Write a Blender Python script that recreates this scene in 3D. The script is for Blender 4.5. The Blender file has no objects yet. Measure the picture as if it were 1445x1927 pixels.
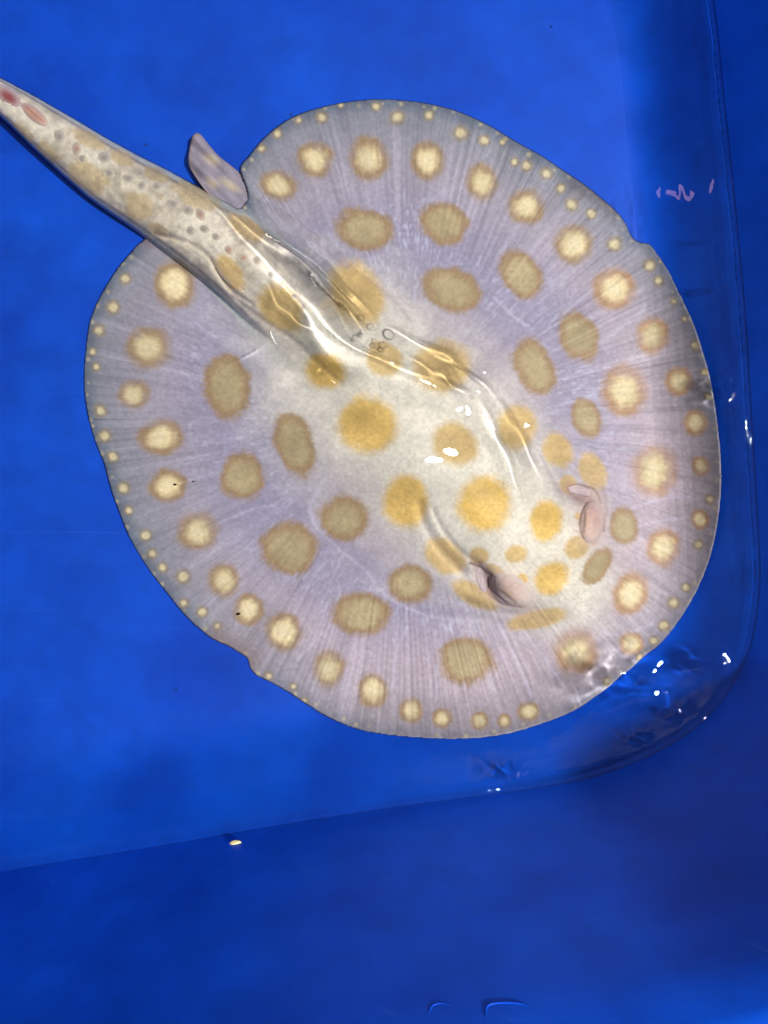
import bpy, math, random
import numpy as np

# ------------------------------------------------------------------ camera, world, lamps, exposure
S = 0.0004            # metres per photograph pixel on the calm water plane (z = 0)
CAMH = 0.60           # lens height above the water
CX, CY = 722.5, 963.5
IOR = 1.33
FLOOR = -0.060        # tub floor below the water plane
U = 10.0              # scene units per metre: one unit is ten centimetres

scene = bpy.context.scene
scene.unit_settings.system = 'METRIC'
scene.unit_settings.scale_length = 1.0 / U
col = scene.collection
cam_d = bpy.data.cameras.new('camera')
cam_d.sensor_fit = 'VERTICAL'
cam_d.sensor_height = 24.0
cam_d.lens = 12.0 / (963.5 * S / CAMH)
cam_d.clip_start = 0.05
cam_d.clip_end = 200
cam = bpy.data.objects.new('camera', cam_d)
cam.location = (0, 0, CAMH * U)
col.objects.link(cam)
scene.camera = cam

world = bpy.data.worlds.new('World')
scene.world = world
world.use_nodes = True
bg = world.node_tree.nodes['Background']
bg.inputs[0].default_value = (0.80, 0.86, 1.0, 1)
bg.inputs[1].default_value = 0.10


def lamp(name, loc, size, size_y, power, color, target=(0.0, 0.0, 0.0), caustic=True, rot=0.0, axis=None):
    d = bpy.data.lights.new(name, 'AREA')
    d.shape = 'ELLIPSE'
    d.size, d.size_y = size * U, size_y * U
    d.energy = power * U * U
    d.color = color
    o = bpy.data.objects.new(name, d)
    col.objects.link(o)
    o.location = [v * U for v in loc]
    from mathutils import Vector, Matrix
    q = (Vector(target) - Vector(loc)).to_track_quat('-Z', 'Y')
    o.rotation_euler = (q.to_matrix() @ Matrix.Rotation(rot, 3, 'Z')).to_euler()
    if axis is not None:                      # long side along a given direction
        zz = (Vector(loc) - Vector(target)).normalized()
        xx = (Vector(axis) - zz * zz.dot(Vector(axis))).normalized()
        yy = zz.cross(xx)
        o.rotation_euler = Matrix((xx, yy, zz)).transposed().to_euler()
    if caustic:
        d.cycles.is_caustics_light = True
    return o


lamp('ceiling_lamp', (1.86, -0.10, 3.0), 0.30, 0.20, 288, (1.0, 0.97, 0.91))
# two bare bulbs overhead and a small pink pilot light: too weak to light the tub, seen as glints on the water
lamp('bulb', (0.186, 0.194, 1.60), 0.020, 0.040, 3.6, (1.0, 0.96, 0.80), target=(0.186, 0.194, 0), rot=0.6)
lamp('bulb', (0.150, 0.158, 1.60), 0.040, 0.022, 3.6, (1.0, 0.96, 0.80), target=(0.150, 0.158, 0), rot=-0.1)
lamp('tube_lamp', (0.20, 3.25, 3.5), 1.40, 0.14, 20.0, (1.0, 0.94, 0.76), target=(0.0, 0.1, 0.0), axis=(0.8, -0.6, 0.0))
lamp('pilot_lamp', (0.70, 0.75, 1.30), 0.075, 0.020, 0.025, (1.0, 0.62, 0.72), target=(0.35, 0.37, 0.0), caustic=False, rot=0.5)

scene.render.engine = 'CYCLES'
scene.cycles.use_denoising = True
scene.cycles.use_adaptive_sampling = True
scene.cycles.adaptive_threshold = 0.03
scene.cycles.adaptive_min_samples = 16
scene.cycles.max_bounces = 8
scene.cycles.transmission_bounces = 8
scene.cycles.caustics_refractive = True
scene.cycles.caustics_reflective = False
scene.cycles.sample_clamp_indirect = 60.0
scene.view_settings.view_transform = 'Standard'
scene.view_settings.look = 'None'
scene.view_settings.exposure = 0.0
scene.view_settings.gamma = 1.0

# ------------------------------------------------------------------ small maths helpers
rng = np.random.default_rng(7)
random.seed(5)


def lin(c):
    """photograph colour (0-255) to linear"""
    c = np.asarray(c, float) / 255.0
    return np.where(c <= 0.04045, c / 12.92, ((c + 0.055) / 1.055) ** 2.4)


def sst(a, b, x):
    t = np.clip((x - a) / (b - a), 0, 1)
    return t * t * (3 - 2 * t)


def vnoise(x, y, seed=0):
    xi, yi = np.floor(x).astype(np.int64), np.floor(y).astype(np.int64)
    fx, fy = x - xi, y - yi
    fx = fx * fx * (3 - 2 * fx)
    fy = fy * fy * (3 - 2 * fy)

    def h(a, b):
        n = (a * 374761393 + b * 668265263 + seed * 974634277) & 0x7fffffff
        n = ((n ^ (n >> 13)) * 1274126177) & 0x7fffffff
        n = (n ^ (n >> 16)) & 0xffff
        return n / 65535.0
    return (h(xi, yi) * (1 - fx) + h(xi + 1, yi) * fx) * (1 - fy) + (h(xi, yi + 1) * (1 - fx) + h(xi + 1, yi + 1) * fx) * fy


def fbm(x, y, seed=0, octaves=4):
    s, a, t = 0.0, 1.0, 0.0
    for k in range(octaves):
        s = s + a * vnoise(x * 2 ** k + 17.3 * k, y * 2 ** k - 9.1 * k, seed + k)
        t += a
        a *= 0.5
    return s / t


def catmull(pts, n=8, closed=True):
    P = np.asarray(pts, float)
    out = []
    m = len(P)
    rngk = range(m) if closed else range(m - 1)
    for i in rngk:
        if closed:
            p0, p1, p2, p3 = P[i - 1], P[i], P[(i + 1) % m], P[(i + 2) % m]
        else:
            p0, p1, p2, p3 = P[max(i - 1, 0)], P[i], P[i + 1], P[min(i + 2, m - 1)]
        for k in range(n):
            t = k / n
            out.append(0.5 * ((2 * p1) + (-p0 + p2) * t + (2 * p0 - 5 * p1 + 4 * p2 - p3) * t * t + (-p0 + 3 * p1 - 3 * p2 + p3) * t ** 3))
    if not closed:
        out.append(P[-1])
    return np.array(out)


def to_world(px, py, z):
    """point seen at photograph pixel (px, py) that lies at height z; below the calm surface the view ray bends"""
    x0, y0 = (px - CX) * S, (CY - py) * S
    r = np.sqrt(x0 * x0 + y0 * y0) + 1e-9
    sin_t = r / np.sqrt(r * r + CAMH * CAMH) / IOR
    tan_t = sin_t / np.sqrt(1 - sin_t * sin_t)
    k = np.where(z < 0, (r - z * tan_t) / r, (CAMH - z) / CAMH)
    return x0 * k, y0 * k


def poly_dist(px, py, pts):
    """distance to a polyline, signed side, and position along it (0..n-1)"""
    P = np.asarray(pts, float)
    best = np.full(px.shape, 1e9)
    side = np.zeros(px.shape)
    par = np.zeros(px.shape)
    for i in range(len(P) - 1):
        a, b = P[i], P[i + 1]
        d = b - a
        t = np.clip(((px - a[0]) * d[0] + (py - a[1]) * d[1]) / (d @ d), 0, 1)
        qx, qy = px - a[0] - t * d[0], py - a[1] - t * d[1]
        r = np.sqrt(qx * qx + qy * qy)
        m = r < best
        best = np.where(m, r, best)
        side = np.where(m, np.sign(d[0] * qy - d[1] * qx), side)
        par = np.where(m, i + t, par)
    return best, side, par


def line_dist(px, py, pts, reach):
    """distance to a polyline, worked out only within reach of it (far points get a large number)"""
    P = np.asarray(pts, float)
    m = (px > P[:, 0].min() - reach) & (px < P[:, 0].max() + reach) & (py > P[:, 1].min() - reach) & (py < P[:, 1].max() + reach)
    out = np.full(px.shape, 1e6)
    sd = np.ones(px.shape)
    pr = np.zeros(px.shape)
    out[m], sd[m], pr[m] = poly_dist(px[m], py[m], P)
    return out, sd, pr


# ------------------------------------------------------------------ materials
def new_mat(name):
    m = bpy.data.materials.new(name)
    m.use_nodes = True
    nt = m.node_tree
    return m, nt, nt.nodes['Principled BSDF'], nt.nodes['Material Output']


def plastic_material():
    m, nt, b, out = new_mat('blue_plastic')
    N, L = nt.nodes, nt.links
    tc = N.new('ShaderNodeTexCoord')
    n1 = N.new('ShaderNodeTexNoise')
    n1.inputs['Scale'].default_value = 11.0
    n1.inputs['Detail'].default_value = 6.0
    L.new(tc.outputs['Object'], n1.inputs['Vector'])
    cr = N.new('ShaderNodeValToRGB')
    cr.color_ramp.elements[0].position = 0.30
    cr.color_ramp.elements[0].color = (0.002, 0.050, 0.46, 1)
    cr.color_ramp.elements[1].position = 0.72
    cr.color_ramp.elements[1].color = (0.003, 0.078, 0.61, 1)
    L.new(n1.outputs['Fac'], cr.inputs['Fac'])
    # scuffs: short pale scratches and dull smudges
    n2 = N.new('ShaderNodeTexNoise')
    n2.inputs['Scale'].default_value = 60.0
    n2.inputs['Detail'].default_value = 8.0
    n2.inputs['Roughness'].default_value = 0.7
    L.new(tc.outputs['Object'], n2.inputs['Vector'])
    sc = N.new('ShaderNodeMapRange')
    sc.inputs['From Min'].default_value = 0.60
    sc.inputs['From Max'].default_value = 0.85
    sc.inputs['To Max'].default_value = 0.22
    L.new(n2.outputs['Fac'], sc.inputs['Value'])
    mx = N.new('ShaderNodeMixRGB')
    mx.inputs['Color2'].default_value = (0.006, 0.10, 0.66, 1)
    L.new(sc.outputs['Result'], mx.inputs['Fac'])
    L.new(cr.outputs['Color'], mx.inputs['Color1'])
    n3 = N.new('ShaderNodeTexNoise')
    n3.inputs['Scale'].default_value = 26.0
    n3.inputs['Detail'].default_value = 9.0
    n3.inputs['Roughness'].default_value = 0.62
    L.new(tc.outputs['Object'], n3.inputs['Vector'])
    st = N.new('ShaderNodeMapRange')
    st.inputs['From Min'].default_value = 0.30
    st.inputs['From Max'].default_value = 0.62
    st.inputs['To Min'].default_value = 0.80
    st.inputs['To Max'].default_value = 1.03
    L.new(n3.outputs['Fac'], st.inputs['Value'])
    vm = N.new('ShaderNodeVectorMath')
    vm.operation = 'SCALE'
    L.new(mx.outputs['Color'], vm.inputs[0])
    L.new(st.outputs['Result'], vm.inputs['Scale'])
    # hair-fine scratches in two directions
    prev = vm.outputs['Vector']
    for ang, sx, sy in ((0.5, 5.0, 420.0), (-0.9, 7.0, 380.0)):
        mp = N.new('ShaderNodeMapping')
        mp.inputs['Rotation'].default_value = (0, 0, ang)
        mp.inputs['Scale'].default_value = (sx, sy, 40.0)
        L.new(tc.outputs['Object'], mp.inputs['Vector'])
        ns = N.new('ShaderNodeTexNoise')
        ns.inputs['Scale'].default_value = 1.0
        ns.inputs['Detail'].default_value = 2.0
        L.new(mp.outputs['Vector'], ns.inputs['Vector'])
        th_ = N.new('ShaderNodeMapRange')
        th_.inputs['From Min'].default_value = 0.70
        th_.inputs['From Max'].default_value = 0.80
        th_.inputs['To Max'].default_value = 0.13
        L.new(ns.outputs['Fac'], th_.inputs['Value'])
        m2 = N.new('ShaderNodeMixRGB')
        m2.inputs['Color2'].default_value = (0.06, 0.20, 0.72, 1)
        L.new(th_.outputs['Result'], m2.inputs['Fac'])
        L.new(prev, m2.inputs['Color1'])
        prev = m2.outputs['Color']
    L.new(prev, b.inputs['Base Color'])
    rr = N.new('ShaderNodeMapRange')
    rr.inputs['To Min'].default_value = 0.34
    rr.inputs['To Max'].default_value = 0.55
    L.new(n2.outputs['Fac'], rr.inputs['Value'])
    L.new(rr.outputs['Result'], b.inputs['Roughness'])
    b.inputs['Specular IOR Level'].default_value = 0.12
    bp = N.new('ShaderNodeBump')
    bp.inputs['Strength'].default_value = 0.12
    bp.inputs['Distance'].default_value = 0.0006 * U
    L.new(n2.outputs['Fac'], bp.inputs['Height'])
    L.new(bp.outputs['Normal'], b.inputs['Normal'])
    return m


def skin_material(name='ray_skin', bump=0.25):
    m, nt, b, out = new_mat(name)
    N, L = nt.nodes, nt.links
    at = N.new('ShaderNodeAttribute')
    at.attribute_name = 'pigment'
    tc = N.new('ShaderNodeTexCoord')
    n1 = N.new('ShaderNodeTexNoise')
    n1.inputs['Scale'].default_value = 420.0
    n1.inputs['Detail'].default_value = 4.0
    L.new(tc.outputs['Object'], n1.inputs['Vector'])
    mr = N.new('ShaderNodeMapRange')
    mr.inputs['From Min'].default_value = 0.25
    mr.inputs['From Max'].default_value = 0.75
    mr.inputs['To Min'].default_value = 0.90
    mr.inputs['To Max'].default_value = 1.08
    L.new(n1.outputs['Fac'], mr.inputs['Value'])
    mul = N.new('ShaderNodeVectorMath')
    mul.operation = 'SCALE'
    L.new(at.outputs['Color'], mul.inputs[0])
    L.new(mr.outputs['Result'], mul.inputs['Scale'])
    L.new(mul.outputs['Vector'], b.inputs['Base Color'])
    b.inputs['Roughness'].default_value = 0.48
    b.inputs['Specular IOR Level'].default_value = 0.18
    bp = N.new('ShaderNodeBump')
    bp.inputs['Strength'].default_value = bump
    bp.inputs['Distance'].default_value = 0.0008 * U
    L.new(n1.outputs['Fac'], bp.inputs['Height'])
    L.new(bp.outputs['Normal'], b.inputs['Normal'])
    return m


def water_material():
    m = bpy.data.materials.new('clear_water')
    m.use_nodes = True
    nt = m.node_tree
    nt.nodes.remove(nt.nodes['Principled BSDF'])
    g = nt.nodes.new('ShaderNodeBsdfGlass')
    g.inputs['IOR'].default_value = IOR
    g.inputs['Roughness'].default_value = 0.0
    g.inputs['Color'].default_value = (1, 1, 1, 1)
    nt.links.new(g.outputs['BSDF'], nt.nodes['Material Output'].inputs['Surface'])
    return m


def plain_material(name, c, rough=0.5, spec=0.3, scale=300.0, amp=0.25):
    m, nt, b, out = new_mat(name)
    N, L = nt.nodes, nt.links
    tc = N.new('ShaderNodeTexCoord')
    n1 = N.new('ShaderNodeTexNoise')
    n1.inputs['Scale'].default_value = scale
    L.new(tc.outputs['Object'], n1.inputs['Vector'])
    cr = N.new('ShaderNodeValToRGB')
    cr.color_ramp.elements[0].position = 0.3
    cr.color_ramp.elements[0].color = tuple(v * (1 - amp) for v in c) + (1,)
    cr.color_ramp.elements[1].position = 0.7
    cr.color_ramp.elements[1].color = tuple(min(1, v * (1 + amp)) for v in c) + (1,)
    L.new(n1.outputs['Fac'], cr.inputs['Fac'])
    L.new(cr.outputs['Color'], b.inputs['Base Color'])
    b.inputs['Roughness'].default_value = rough
    b.inputs['Specular IOR Level'].default_value = spec
    return m


MAT_TUB = plastic_material()
MAT_SKIN = skin_material()
MAT_FLESH = skin_material('ray_flesh', 0.1)
MAT_WATER = water_material()


def make_mesh(name, co, faces, mat, parent=None, colors=None, smooth=True):
    me = bpy.data.meshes.new(name)
    co = np.ascontiguousarray(co, dtype=np.float32)
    faces = np.asarray(faces, dtype=np.int32)
    n, k = faces.shape
    me.vertices.add(len(co))
    me.vertices.foreach_set('co', co.ravel())
    me.loops.add(n * k)
    me.loops.foreach_set('vertex_index', faces.ravel())
    me.polygons.add(n)
    me.polygons.foreach_set('loop_start', np.arange(0, n * k, k, dtype=np.int32))
    me.polygons.foreach_set('loop_total', np.full(n, k, dtype=np.int32))
    if smooth:
        me.polygons.foreach_set('use_smooth', np.ones(n, dtype=bool))
    me.update(calc_edges=True)
    if colors is not None:
        at = me.color_attributes.new('pigment', 'FLOAT_COLOR', 'POINT')
        c4 = np.ones((len(co), 4), np.float32)
        c4[:, :3] = colors
        at.data.foreach_set('color', c4.ravel())
    me.materials.append(mat)
    o = bpy.data.objects.new(name, me)
    col.objects.link(o)
    o.parent = parent
    return o


def tag(o, label, cat, group=None, kind=None):
    if label:
        o['label'] = label
    if cat:
        o['category'] = cat
    if group:
        o['group'] = group
    if kind:
        o['kind'] = kind
    return o


# ------------------------------------------------------------------ the tub
WATERLINE_PX = [(1335, 0), (1357, 200), (1378, 400), (1396, 600), (1408, 800), (1419, 980), (1423, 1080), (1418, 1150),
                (1404, 1220), (1376, 1285), (1330, 1345), (1270, 1392), (1195, 1431), (1100, 1463), (1000, 1481), (900, 1495),
                (700, 1523), (500, 1555), (300, 1590), (100, 1622), (-100, 1655), (-300, 1680), (-420, 1660), (-530, 1600), (-600, 1500),
                (-632, 1380), (-640, 1200), (-640, 800), (-630, 400), (-612, 100), (-590, -180), (-540, -320), (-450, -430),
                (-330, -495), (-180, -520), (0, -525), (400, -530), (740, -530), (900, -515), (1030, -475), (1130, -410),
                (1205, -325), (1260, -220), (1302, -110)]
WL = catmull(WATERLINE_PX, 10)
WLW = np.stack([(WL[:, 0] - CX) * S, (CY - WL[:, 1]) * S], 1)          # world, on z = 0
_tan = np.roll(WLW, -1, 0) - np.roll(WLW, 1, 0)
_tan /= np.linalg.norm(_tan, axis=1)[:, None]
WLN = np.stack([_tan[:, 1], -_tan[:, 0]], 1)
if (WLN[0] @ (WLW[0] - np.array([0.0, 0.0]))) < 0:
    WLN = -WLN                                                          # outward normal

# (outward offset, height): floor -> fillet -> sloping side below the water -> steeper dry wall -> rim
TUB_PROFILE = [(-0.062, -0.0604), (-0.056, -0.0598), (-0.050, -0.0584), (-0.044, -0.0558), (-0.038, -0.0516), (-0.032, -0.0458),
               (-0.026, -0.0384), (-0.020, -0.0300), (-0.014, -0.0212), (-0.0085, -0.0130), (-0.0035, -0.0054),
               (0.0000, 0.0000), (0.0018, 0.0036), (0.0062, 0.0130), (0.0150, 0.0310), (0.0340, 0.0700), (0.0580, 0.1180),
               (0.0850, 0.1730), (0.0985, 0.2080), (0.1030, 0.2160), (0.1100, 0.2200), (0.1260, 0.2210), (0.1400, 0.2180), (0.1430, 0.2120),
               (0.1430, 0.1840), (0.1400, 0.1830), (0.1370, 0.2080), (0.1120, 0.2140), (0.1045, 0.2040), (0.0400, 0.0640), (0.0080, -0.0200), (-0.0300, -0.0650), (-0.0900, -0.0650)]
WALL_TOP = 0.0985


def wall_lean(i):
    # the end walls stand steeper than the long sides
    return 0.58 - 0.20 * np.clip(np.abs(WLN[i, 1]), 0, 1) ** 1.5


def rim_drop(z, i):
    # the rim dips along the long sides
    return np.where(z > 0, z * (0.46 + 0.62 * sst(0.25, 0.68, np.abs(WLN[i, 1]))), z)


def foot_spread(i):
    # below the water the ends run out flatter than the sides
    return 1.0 + 0.55 * np.clip(np.abs(WLN[i, 1]), 0, 1) ** 4


def tub_offset(o, i):
    k = wall_lean(i)
    return np.where(o <= 0, o * foot_spread(i), np.minimum(o, WALL_TOP) * k + max(o - WALL_TOP, 0))


prof_o = np.array([p[0] for p in TUB_PROFILE[:12]])
prof_z = np.maximum(np.array([p[1] for p in TUB_PROFILE[:12]]), FLOOR)
assert TUB_PROFILE[11] == (0.0, 0.0)


def floor_z(x, y):
    """height of the tub's inside at world (x, y)"""
    P = WLW[::5]
    Q = np.roll(P, -1, 0)
    K = foot_spread(np.arange(len(WLW)))[::5]
    best = np.full(x.shape, 1e9)
    spread = np.ones(x.shape)
    for a, b, k in zip(P, Q, K):
        d = b - a
        t = np.clip(((x - a[0]) * d[0] + (y - a[1]) * d[1]) / (d @ d), 0, 1)
        r = (x - a[0] - t * d[0]) ** 2 + (y - a[1] - t * d[1]) ** 2
        m = r < best
        best = np.where(m, r, best)
        spread = np.where(m, k, spread)
    return np.interp(-np.sqrt(best) / spread, prof_o, prof_z)


def build_tub():
    n = len(WLW)
    co, faces = [], []
    for (o, z) in TUB_PROFILE:
        p = WLW + WLN * tub_offset(o, np.arange(n))[:, None]
        co.append(np.column_stack([p, rim_drop(np.full(n, z), np.arange(n))]))
    k = len(TUB_PROFILE)
    idx = np.arange(n)
    nxt = (idx + 1) % n
    F = []
    for r in range(k - 1):
        F.append(np.column_stack([r * n + idx, r * n + nxt, (r + 1) * n + nxt, (r + 1) * n + idx]))
    co = np.concatenate(co)
    c = len(co)
    centre = WLW.mean(0)
    pf = WLW - WLN * (0.050 * foot_spread(np.arange(n)))[:, None]
    RG = 14
    for r in range(RG):
        co = np.vstack([co, np.column_stack([centre + (pf - centre) * (1 - r / RG), np.full(n, FLOOR)])])
    co = np.vstack([co, [centre[0], centre[1], FLOOR], [centre[0], centre[1], -0.065]])
    quads = np.concatenate(F)
    import bmesh
    bm = bmesh.new()
    vs = [bm.verts.new(v) for v in co]
    for q in quads:
        bm.faces.new([vs[i] for i in q]).smooth = True
    for i in range(n):
        for r in range(RG - 1):
            a0, a1 = c + r * n, c + (r + 1) * n
            bm.faces.new([vs[a0 + i], vs[a1 + i], vs[a1 + nxt[i]], vs[a0 + nxt[i]]]).smooth = True
        l0 = c + (RG - 1) * n
        bm.faces.new([vs[l0 + i], vs[c + RG * n], vs[l0 + nxt[i]]]).smooth = True
        b0 = (k - 1) * n
        bm.faces.new([vs[b0 + i], vs[b0 + nxt[i]], vs[c + RG * n + 1]]).smooth = True
    bm.normal_update()
    me = bpy.data.meshes.new('plastic_tub')
    bm.to_mesh(me)
    bm.free()
    me.materials.append(MAT_TUB)
    o = bpy.data.objects.new('plastic_tub', me)
    col.objects.link(o)
    tag(o, 'deep blue plastic tub with rounded corner and sloping smooth walls', 'tub')
    o.cycles.is_caustics_receiver = True
    return o


tub = build_tub()

# ------------------------------------------------------------------ the ray: outline, height, pigment (laid out on a photograph-pixel grid)
OUTLINE = [(452, 318), (470, 290), (500, 255), (545, 222), (600, 202), (660, 190), (715, 186), (770, 189), (820, 197), (870, 212),
           (920, 235), (970, 265), (1020, 293), (1060, 320), (1100, 347), (1135, 375), (1160, 397), (1176, 418), (1185, 438), (1194, 450),
           (1207, 456), (1222, 459), (1236, 477), (1255, 505), (1275, 545), (1292, 580), (1307, 615), (1320, 655), (1333, 700), (1343, 750),
           (1350, 800), (1355, 850), (1357, 900), (1354, 950), (1347, 1000), (1335, 1050), (1318, 1095), (1298, 1135), (1272, 1175),
           (1240, 1215), (1205, 1248), (1165, 1285), (1120, 1315), (1075, 1340), (1020, 1362), (960, 1380), (900, 1389), (840, 1391),
           (780, 1388), (720, 1382), (670, 1372), (620, 1352), (580, 1328), (545, 1305), (510, 1285), (482, 1271), (470, 1257), (465, 1240),
           (450, 1229), (430, 1217), (412, 1209), (395, 1200), (370, 1180), (340, 1150), (310, 1112), (285, 1080), (262, 1045), (240, 1005),
           (222, 960), (208, 920), (196, 875), (180, 835), (168, 795), (160, 750), (158, 705), (161, 660), (168, 610), (178, 580),
           (195, 545), (222, 503), (250, 470), (275, 447), (292, 441), (330, 449), (372, 466), (420, 420), (465, 375)]
DC = np.array([760.0, 790.0])
ol = catmull(OUTLINE, 6)
oth = np.arctan2(ol[:, 1] - DC[1], ol[:, 0] - DC[0])
orr = np.hypot(ol[:, 0] - DC[0], ol[:, 1] - DC[1])
_o = np.argsort(oth)
oth, orr = oth[_o], orr[_o]
oth = np.concatenate([oth - 2 * np.pi, oth, oth + 2 * np.pi])
orr = np.concatenate([orr, orr, orr])


def disc_R(th):
    return np.interp(th, oth, orr)


# spine: x, y, tail half width, trunk half width, crest height above the floor, tail lift
SPINE = [(-420, -70, 9, 10, .008, .022), (-250, 35, 15, 16, .010, .021), (-100, 122, 24, 24, .013, .019), (10, 186, 32, 32, .015, .017),
         (100, 252, 46, 46, .018, .013), (200, 325, 59, 60, .023, .008), (290, 380, 66, 70, .028, .003), (370, 432, 72, 82, .032, 0.0),
         (450, 490, 82, 96, .036, 0), (530, 565, 90, 112, .039, 0), (620, 655, 90, 138, .042, 0), (720, 755, 90, 148, .050, 0),
         (820, 860, 90, 150, .050, 0), (920, 962, 90, 146, .047, 0), (1000, 1042, 80, 122, .040, 0), (1050, 1092, 70, 92, .030, 0)]
SP = np.array(SPINE, float)
SPX = catmull(SP[:, :2], 8, closed=False)
SPI = np.linspace(0, len(SP) - 1, len(SPX))


def spine_at(par, k):
    i = np.interp(par, np.arange(len(SPX)), SPI)
    return np.interp(i, np.arange(len(SP)), SP[:, k])


# spots: x, y, radius x, radius y, turn (deg)
SPOT_CREAM = [(525, 348, 31, 24, 20), (593, 300, 30, 29, 0), (694, 297, 33, 35, 0), (805, 301, 28, 32, 0), (906, 342, 25, 31, 0), (990, 388, 29, 29, 0),
              (1080, 460, 31, 31, 0), (1155, 544, 33, 33, 0), (1228, 632, 28, 30, 0), (1277, 717, 23, 23, 0), (1174, 735, 36, 40, 0),
              (1308, 797, 19, 21, 0), (1230, 886, 37, 41, 0), (1318, 878, 15, 17, 0), (1247, 1030, 27, 31, 0), (1185, 1118, 28, 35, 20),
              (1083, 1224, 36, 36, 0), (1186, 1213, 20, 20, 0), (994, 1338, 18, 16, 0), (1316, 978, 15, 17, 0), (328, 536, 33, 40, -20),
              (281, 655, 36, 34, 0), (253, 742, 25, 23, 0), (303, 822, 36, 28, -5), (315, 915, 30, 26, -10), (373, 1000, 32, 32, 0),
              (421, 1092, 25, 27, 0), (468, 1147, 25, 25, 0), (534, 1188, 29, 31, 0), (619, 1257, 26, 30, 0), (702, 1300, 24, 28, 0),
              (773, 1336, 20, 22, 0), (832, 1352, 16, 17, 0), (902, 1356, 15, 15, 0), (949, 1357, 12, 12, 0)]
SPOT_SMALL = [(237, 525, 12), (215, 578, 13), (187, 622, 12), (175, 662, 8), (182, 690, 10), (190, 773, 13), (197, 820, 13), (213, 860, 11), (233, 918, 12),
              (243, 960, 9), (275, 1008, 11), (287, 1042, 11), (345, 1085, 14), (307, 1068, 10), (347, 1135, 10), (380, 1152, 11), (409, 1178, 9),
              (505, 1272, 9), (552, 1292, 9), (572, 1320, 8), (492, 280, 10), (522, 252, 10), (562, 226, 9), (606, 220, 12), (642, 198, 6),
              (708, 200, 9), (748, 221, 15), (808, 217, 10), (866, 250, 15), (911, 265, 11), (945, 268, 6), (968, 305, 9), (991, 312, 11),
              (1027, 327, 12), (1056, 355, 10), (1076, 385, 13), (1112, 402, 10), (1155, 460, 14), (1222, 500, 12), (1238, 528, 10), (1268, 567, 8),
              (1287, 600, 7), (1307, 650, 11), (1325, 700, 8), (1331, 745, 7), (1335, 940, 11), (1313, 1025, 10), (1290, 1105, 9), (1267, 1135, 13),
              (1248, 1178, 11), (1230, 1207, 9), (1145, 1285, 9), (1204, 1240, 8)]
SPOT_OLIVE = [(687, 432, 54, 39, 10), (835, 420, 46, 36, 22), (852, 545, 56, 39, 22), (980, 517, 35, 48, -38), (1088, 633, 34, 49, -25),
              (1005, 690, 35, 54, -25), (1102, 787, 27, 37, -20), (427, 730, 43, 59, -5), (556, 838, 36, 60, -20), (456, 897, 42, 44, 0),
              (545, 1032, 51, 48, 10), (648, 975, 44, 41, 10), (773, 1097, 40, 36, 10), (680, 1156, 53, 40, 8), (877, 1242, 50, 42, 10),
              (1173, 990, 26, 33, -10), (1124, 1065, 21, 36, 35)]
SPOT_YELLOW = [(693, 800, 56, 54, 0, 1.0), (612, 698, 42, 36, 0, 1.0), (530, 578, 42, 54, -40, .9), (668, 555, 52, 62, -25, .95), (832, 690, 52, 46, 0, .9),
               (722, 676, 34, 28, 40, .8), (855, 835, 44, 38, 30, .9), (764, 943, 42, 50, 0, 1.0), (911, 948, 50, 51, 0, 1.1), (1028, 980, 30, 38, 10, 1.05),
               (973, 805, 36, 40, -10, .9), (1050, 848, 26, 36, -30, .85), (1115, 888, 24, 36, -25, .8), (838, 1047, 42, 30, 35, .85),
               (970, 1043, 22, 16, -10, .9), (901, 1046, 18, 16, 20, .85), (1086, 1030, 24, 20, -40, .9), (1037, 1088, 34, 29, -30, 1.0),
               (983, 1089, 10, 10, 0, 1.2), (893, 1120, 46, 20, 30, .8), (1010, 1165, 56, 18, -12, .8), (930, 1072, 20, 9, 25, .8),
               (1088, 972, 7, 7, 0, 1.1), (1068, 912, 16, 18, 0, .8), (1104, 1000, 5, 5, 0, 1.1), (1118, 1016, 5, 12, 20, .8),
               (262, 390, 29, 27, 10, .8), (165, 332, 38, 25, 38, .8), (90, 290, 26, 18, 42, .75), (45, 250, 26, 12, 45, .7), (165, 262, 32, 13, 28, .6),
               (232, 300, 28, 13, 28, .6), (292, 327, 30, 13, 28, .6), (365, 366, 44, 22, 28, .65), (300, 434, 22, 12, 25, .6),
               (432, 512, 22, 38, -30, .85), (462, 428, 40, 16, 38, .4)]


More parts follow.
